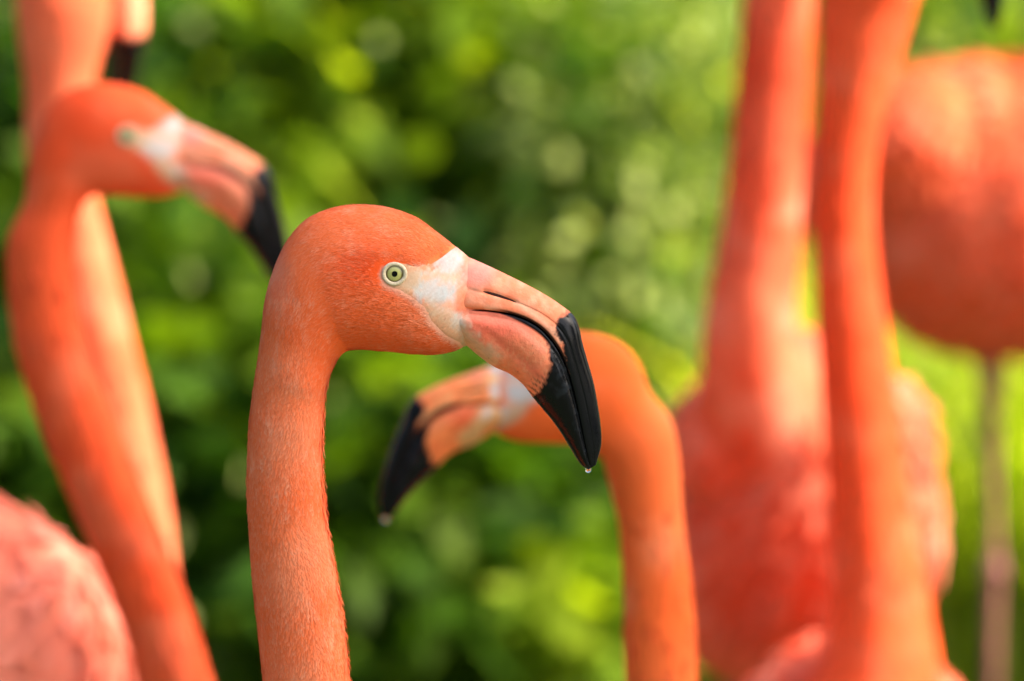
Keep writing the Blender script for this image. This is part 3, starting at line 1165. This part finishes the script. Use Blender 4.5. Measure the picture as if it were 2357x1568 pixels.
YG = 5.7
frG = Frame((795, 812), (2760, -420), YG, size=1.0, yaw=10)
neckG = [(2690, -260, 50), (2690, -100, 52), (2700, 60, 56), (2700, 200, 66), (2660, 330, 90), (2560, 420, 130)]
bG = at(2300, 478, YG + .05)
hipg = at(2282, 800, YG)
kng = at(2288, 1320, YG + .01)
ftg = np.array([at(2284, 1600, YG)[0], YG + .02, .012])
hip2 = hipg + [.09, .10, 0]
flamingo('strongly blurred flamingo at the right edge, big round orange body on one thin leg', frG, neckG, YG,
         (bG, -30, .215, .150, .152), [HUE_G, HUE_G, HUE_G], seed=7, blobs=[(at(2120, 335, YG - .02), .078), (at(2250, 330, YG), .080)],
         legs=[(hipg, kng, ftg), (hip2, kng + [.09, .10, 0], ftg + [.09, .10, 0])])


# ------------------------------------------------------------------ water drops on two bill tips
def drop(c, r, label):
    n, m_ = 14, 18
    V = []
    for i in range(n):
        t = math.pi * i / (n - 1)
        rr = r * math.sin(t) * (1 - .25 * math.cos(t))
        for j in range(m_):
            p = 2 * math.pi * j / m_
            V.append((rr * math.cos(p), rr * math.sin(p), r * 1.15 * math.cos(t)))
    F = grid_faces(n, m_)
    o = mesh_obj('water_drop', np.array(V), F, M_water)
    o.location = tuple(c)
    o['label'] = label
    o['category'] = 'water drop'
    return o


drop(frA([(1354, 1086)])[0], .0016, 'clear water drop hanging from the sharp black bill tip')
drop(frD([(1358, 1088)])[0], .0019, 'blurred water drop hanging from the bill tip of the left facing flamingo')


# ------------------------------------------------------------------ foliage
def leaf_mesh(pos, dirn, nrm, L, W, colr, droop=.25):
    """folded, curved leaves: 8 vertices each"""
    n = len(pos)
    side = unit(np.cross(nrm, dirn))
    V = []
    for f, wd, fold in ((0, .06, 0), (.3, .48, .12), (.65, .42, .10), (1, .0, 0)):
        c = pos + dirn * (L * f)[:, None] - np.array([0, 0, 1.]) * (droop * L * f * f)[:, None]
        if f in (0, 1):
            V += [c] if f == 1 else [c - side * (W * wd)[:, None], c + side * (W * wd)[:, None]]
        else:
            up = nrm * (W * fold)[:, None]
            V += [c - side * (W * wd)[:, None] + up, c, c + side * (W * wd)[:, None] + up]
    V = np.stack(V, 1)
    k = V.shape[1]
    base = (np.arange(n) * k)[:, None]
    tris = [(0, 2, 3), (0, 3, 1), (1, 3, 4), (2, 5, 6), (2, 6, 3), (3, 6, 7), (3, 7, 4), (5, 8, 6), (6, 8, 7)]
    F = np.vstack([base + np.array(t)[None, :] for t in tris])
    return V.reshape(-1, 3), F, np.repeat(colr, k, 0)


def shrub(name, label, c, rad, n, L, W, cols, cat='shrub', group=None, up=.2, clumps=26, droop=.35, stems=14, wildness=1.0, glint=.012):
    n = int(n * 1.5)
    c = np.array(c, float)
    rad = np.array(rad, float)
    root = empty(name, (c[0], c[1], 0), label, cat, group)
    b0 = np.array([c[0], c[1], 0.])
    cl = unit(rng.normal(0, 1, (clumps, 3))) * rng.uniform(.35, 1.0, (clumps, 1)) * rad + c
    which = rng.integers(0, clumps, n)
    P = cl[which] + rng.normal(0, .22, (n, 3)) * rad
    P[:, 2] = np.maximum(P[:, 2], .03)
    d = unit((P - c) / rad + rng.normal(0, .7 * wildness, (n, 3)) + [0, 0, up])
    nn = rng.normal(0, .45, (n, 3)) + [0, 0, 1.]
    nn = unit(nn - d * (nn * d).sum(1)[:, None])
    n_ = n
    Lr = L * rng.uniform(.45, 1.15, n)
    Wr = W * rng.uniform(.7, 1.3, n)
    cols = np.array(cols)
    tone = np.clip(rng.random(clumps)[which] * .75 + .12 + rng.normal(0, .15, n), 0, .999)
    cc = cols[(tone * len(cols)).astype(int)] * rng.uniform(.75, 1.3, (n, 1))
    g_ = rng.random(n) < glint         # bright pale leaf colour stands in for sun glints
    nn[g_] = unit(np.array(SUN_DIR) + [0, -.5, 0] + rng.normal(0, .3, (g_.sum(), 3)))
    d[g_] = unit(np.cross(nn[g_], rng.normal(0, 1, (g_.sum(), 3))))
    Lr = np.where(g_, .030, Lr)
    Wr = np.where(g_, .022, Wr)
    cc[g_] = np.array([.50, .56, .16]) * rng.uniform(.6, 1.2, (g_.sum(), 1))
    P[g_] += np.array([0, -.10, .0])
    V, F, Cc = leaf_mesh(P, d, nn, Lr, Wr, cc, droop)
    mesh_obj('crown', V - b0, F, M_leaf, root, Cc, smooth=False)
    SV, SF, k = [], [], 0
    for s in range(stems):
        t = cl[rng.integers(0, clumps)]
        p0 = b0 + np.array([rng.normal(0, .05), rng.normal(0, .05), -.02])
        C = catmull(np.array([p0, p0 * .6 + t * .4 + [0, 0, .1], t]), 10)
        r = np.linspace(.012, .003, 10)
        U, Lx = transport(C, (0, 1, .1), r)
        V = ring_loft(C, U, Lx, 10, 6, 0)
        SV.append(V)
        SF.append(grid_faces(10, 6) + k)
        k += len(V)
    mesh_obj('stems', np.vstack(SV) - b0, np.vstack(SF), M_stem, root)
    return root


DEEP = [(.014, .045, .003), (.030, .080, .005), (.052, .115, .006)]
MIDG = [(.058, .11, .005), (.090, .155, .007), (.125, .20, .010)]
LIME = [(.11, .18, .007), (.16, .24, .010), (.23, .30, .015)]
PALE = [(.12, .17, .04), (.18, .24, .06), (.24, .28, .08)]
MIX1 = [DEEP[0], DEEP[1], DEEP[2], DEEP[2], MIDG[0], MIDG[1], MIDG[2]]
MIX2 = [DEEP[0], DEEP[1], MIDG[0], MIDG[1], MIDG[1], MIDG[2], LIME[0], LIME[1], LIME[2]]
MIX3 = [DEEP[1], DEEP[2], MIDG[1], PALE[0], PALE[1], PALE[2]]


def bp(px, py, Y):
    return at(px, py, Y)


shrub('leafy_shrub', 'dense dark green shrub filling the far left between the blurred necks', bp(100, 900, 7.6), (.32, .35, .42), 1500, .11, .045, MIX1, clumps=30)
shrub('leafy_shrub', 'deep green shrub low behind the sharp neck', bp(560, 1250, 7.3), (.38, .30, .36), 1700, .12, .05, MIX1, clumps=30)
shrub('leafy_shrub', 'bright green shrub rising above the sharp head', bp(850, 250, 8.2), (.42, .40, .46), 1700, .13, .05, MIX2, clumps=30)
shrub('leafy_shrub', 'green shrub low under the left facing bill', bp(1120, 1400, 7.3), (.38, .30, .34), 1500, .11, .045, MIX1, clumps=28)
shrub('leafy_shrub', 'small yellow green shrub at the bottom edge left of the softly blurred neck', bp(1340, 1470, 7.0), (.12, .14, .12), 260, .09, .045, LIME, clumps=10)
shrub('leafy_shrub', 'grey green shrub with painted leaf glints left of the upright pink neck', bp(1500, 420, 7.7), (.17, .24, .36), 1500, .05, .026, MIX3, clumps=30, glint=.07)
shrub('leafy_shrub', 'yellow green shrub along the top edge between the head and the pink neck', bp(1250, 150, 8.9), (.45, .35, .40), 1700, .09, .04, MIX2, clumps=30)
shrub('leafy_shrub', 'dark green shrub at the middle behind the sharp bill', bp(1100, 800, 8.4), (.45, .35, .40), 1600, .12, .05, MIX1, clumps=28)
shrub('leafy_shrub', 'pale shrub at top right beside the brown trunk', bp(2130, 60, 9.4), (.15, .20, .15), 500, .09, .035, PALE + LIME, clumps=20)
shrub('leafy_shrub', 'mid green shrub at top left behind the glaring head', bp(420, 120, 8.0), (.36, .35, .42), 1500, .11, .045, MIX2, clumps=28)
shrub('leafy_shrub', 'dark hedge plant far behind the two right necks', bp(1850, 700, 9.2), (.42, .35, .65), 1700, .10, .045, MIX1, clumps=28)


def grass_patch(name, label, cx, cy, sx, sy, n, h, cols):
    P = np.c_[cx + sx * np.clip(rng.normal(0, 1, n), -1.7, 1.7), cy + sy * np.clip(rng.normal(0, 1, n), -1.3, 2), np.zeros(n)]
    ang = rng.uniform(0, 2 * np.pi, n)
    hd = np.c_[np.cos(ang), np.sin(ang), np.zeros(n)]
    H = h * rng.uniform(.5, 1.25, n)
    bend = rng.uniform(.15, .8, n) * H
    W = rng.uniform(.004, .009, n)
    sd = np.c_[-hd[:, 1], hd[:, 0], np.zeros(n)]
    V = []
    for f, wf in ((0, 1), (.35, .95), (.7, .7), (.9, .4), (1., 0)):
        c = P + np.array([0, 0, 1.]) * (H * (f - .25 * f ** 3))[:, None] + hd * (bend * f ** 2.2)[:, None]
        V += [c - sd * (W * wf)[:, None], c + sd * (W * wf)[:, None]] if f < 1 else [c]
    V = np.stack(V, 1)
    k = V.shape[1]
    base = (np.arange(n) * k)[:, None]
    F = np.vstack([base + np.array(t)[None, :] for t in ((0, 2, 3), (0, 3, 1), (2, 4, 5), (2, 5, 3), (4, 6, 7), (4, 7, 5), (6, 8, 7))])
    cols = np.array(cols)
    cc = cols[rng.integers(0, len(cols), n)] * rng.uniform(.7, 1.3, (n, 1))
    o = mesh_obj(name, V.reshape(-1, 3), F, M_grass, None, np.repeat(cc, k, 0), smooth=False, kind='stuff')
    o['label'] = label
    o['category'] = 'grass'


gx_ = at(2250, 1250, 8.2)[0]
grass_patch('tall_grass', 'sunlit yellow green grass behind the thin leg at lower right', gx_ + .05, 8.0, .22, .6, 3800, .62, [LIME[1], LIME[2], (.30, .36, .04), (.38, .42, .08)])
grass_patch('short_grass', 'green grass covering the ground below the shrubs', 0, 10.5, 1.8, 2.2, 16000, .22, MIDG + LIME[:1])

# brown trunk beyond the right-hand bird
tb = at(2440, 60, 14)
root = empty('tree', (tb[0], tb[1], 0), 'brown tree trunk dark against the top right corner', 'tree')
C = catmull(np.array([(0, 0, -.05), (.02, 0, .5), (.0, .02, 1.2), (.06, 0, 2.2), (.10, .05, 3.2)], float), 40)
U, L = transport(C, (0, 1, .01), np.linspace(.24, .15, 40) * (1 + .08 * np.sin(np.arange(40))))
V = ring_loft(C, U, L, 40, 20, 0)
mesh_obj('trunk', *cap_grid(V, grid_faces(40, 20), 40, 20), M_bark, root)


# ------------------------------------------------------------------ unseen tree added on the right to shade the nearest birds
def shade_tree():
    tgt = at(900, 900, 3.4)
    hgt = 3.3
    c = tgt + np.array(SUN_DIR) * ((hgt - tgt[2]) / SUN_DIR.z)
    trunk = np.array([c[0] + 1.2, c[1] - .2, 0])
    root = empty('tree', trunk, 'unseen spreading shade tree added to the right of the birds', 'tree')
    n = 7500
    clumps = 60
    cl = rng.normal(0, 1, (clumps, 3))
    cl = unit(cl) * rng.uniform(.2, 1, (clumps, 1)) * [.85, .62, .30] + c
    wh = rng.integers(0, clumps, n)
    P = cl[wh] + rng.normal(0, .11, (n, 3))
    d = unit(rng.normal(0, 1, (n, 3)))
    nn = rng.normal(0, .5, (n, 3)) + [0, 0, 1.]
    nn = unit(nn - d * (nn * d).sum(1)[:, None])
    cc = np.array(MIDG)[rng.integers(0, 3, n)]
    V, F, Cc = leaf_mesh(P, d, nn, rng.uniform(.06, .11, n), rng.uniform(.035, .055, n), cc, .3)
    mesh_obj('crown', V - trunk, F, M_leaf, root, Cc, smooth=False)
    C = catmull(np.array([(0, 0, -.05), (.03, 0, 1), (-.1, .02, 2), (-.5, .1, 2.8), (c[0] - trunk[0], c[1] - trunk[1], hgt)], float), 40)
    U, L = transport(C, (0, 1, .01), np.linspace(.11, .03, 40))
    V = ring_loft(C, U, L, 40, 16, 0)
    mesh_obj('trunk', *cap_grid(V, grid_faces(40, 16), 40, 16), M_bark, root)


shade_tree()


def sky_block_tree(x, y, h, label):  # added, mostly out of view, to cut the low sky light
    root = empty('tree', (x, y, 0), label, 'tree', 'trees added round the enclosure to block low sky light')
    n, clumps = 2600, 50
    cl = unit(rng.normal(0, 1, (clumps, 3))) * rng.uniform(.3, 1, (clumps, 1)) * [2.0, 2.0, h * .42] + [0, 0, h * .55]
    P = cl[rng.integers(0, clumps, n)] + rng.normal(0, .38, (n, 3))
    P[:, 2] = np.maximum(P[:, 2], .3)
    d = unit(rng.normal(0, 1, (n, 3)))
    nn = rng.normal(0, .6, (n, 3)) + [0, 0, 1.]
    nn = unit(nn - d * (nn * d).sum(1)[:, None])
    V, F, Cc = leaf_mesh(P, d, nn, rng.uniform(.25, .45, n), rng.uniform(.14, .24, n), np.array(DEEP + MIDG[:2])[rng.integers(0, 5, n)], .3)
    mesh_obj('crown', V, F, M_leaf, root, Cc, smooth=False)
    C = catmull(np.array([(0, 0, -.05), (.05, 0, h * .3), (0, .1, h * .6), (.1, 0, h * .9)], float), 24)
    U, L = transport(C, (0, 1, .01), np.linspace(.2, .04, 24))
    mesh_obj('trunk', *cap_grid(ring_loft(C, U, L, 24, 14, 0), grid_faces(24, 14), 24, 14), M_bark, root)


names = ['tall leafy tree added behind the camera, far left', 'tall leafy tree added behind the camera, left of centre', 'tall leafy tree added behind the camera, right of centre',
         'tall leafy tree added behind the camera, far right', 'tall leafy tree added to the left, level with the camera', 'tall leafy tree added left of the birds',
         'tall leafy tree added beyond the shrubs, far left', 'tall leafy tree added beyond the shrubs, left of centre', 'tall leafy tree added beyond the shrubs, right of centre',
         'leafy tree added beyond the shrubs, far right', 'lower leafy tree added right of the birds', 'lower leafy tree added to the right, level with the camera']
for (x, y, h), nm_ in zip(((-7, -6, 6), (-2.5, -8, 6.5), (2.5, -8, 6), (7, -6, 6.5), (-7.5, 0, 6), (-7, 5, 6.5), (-6, 11, 6), (-2, 15, 6), (2.5, 15, 6.5), (7, 12, 5.5), (9.5, 6, 5), (9.5, 0, 5)), names):
    sky_block_tree(x, y, h, nm_)
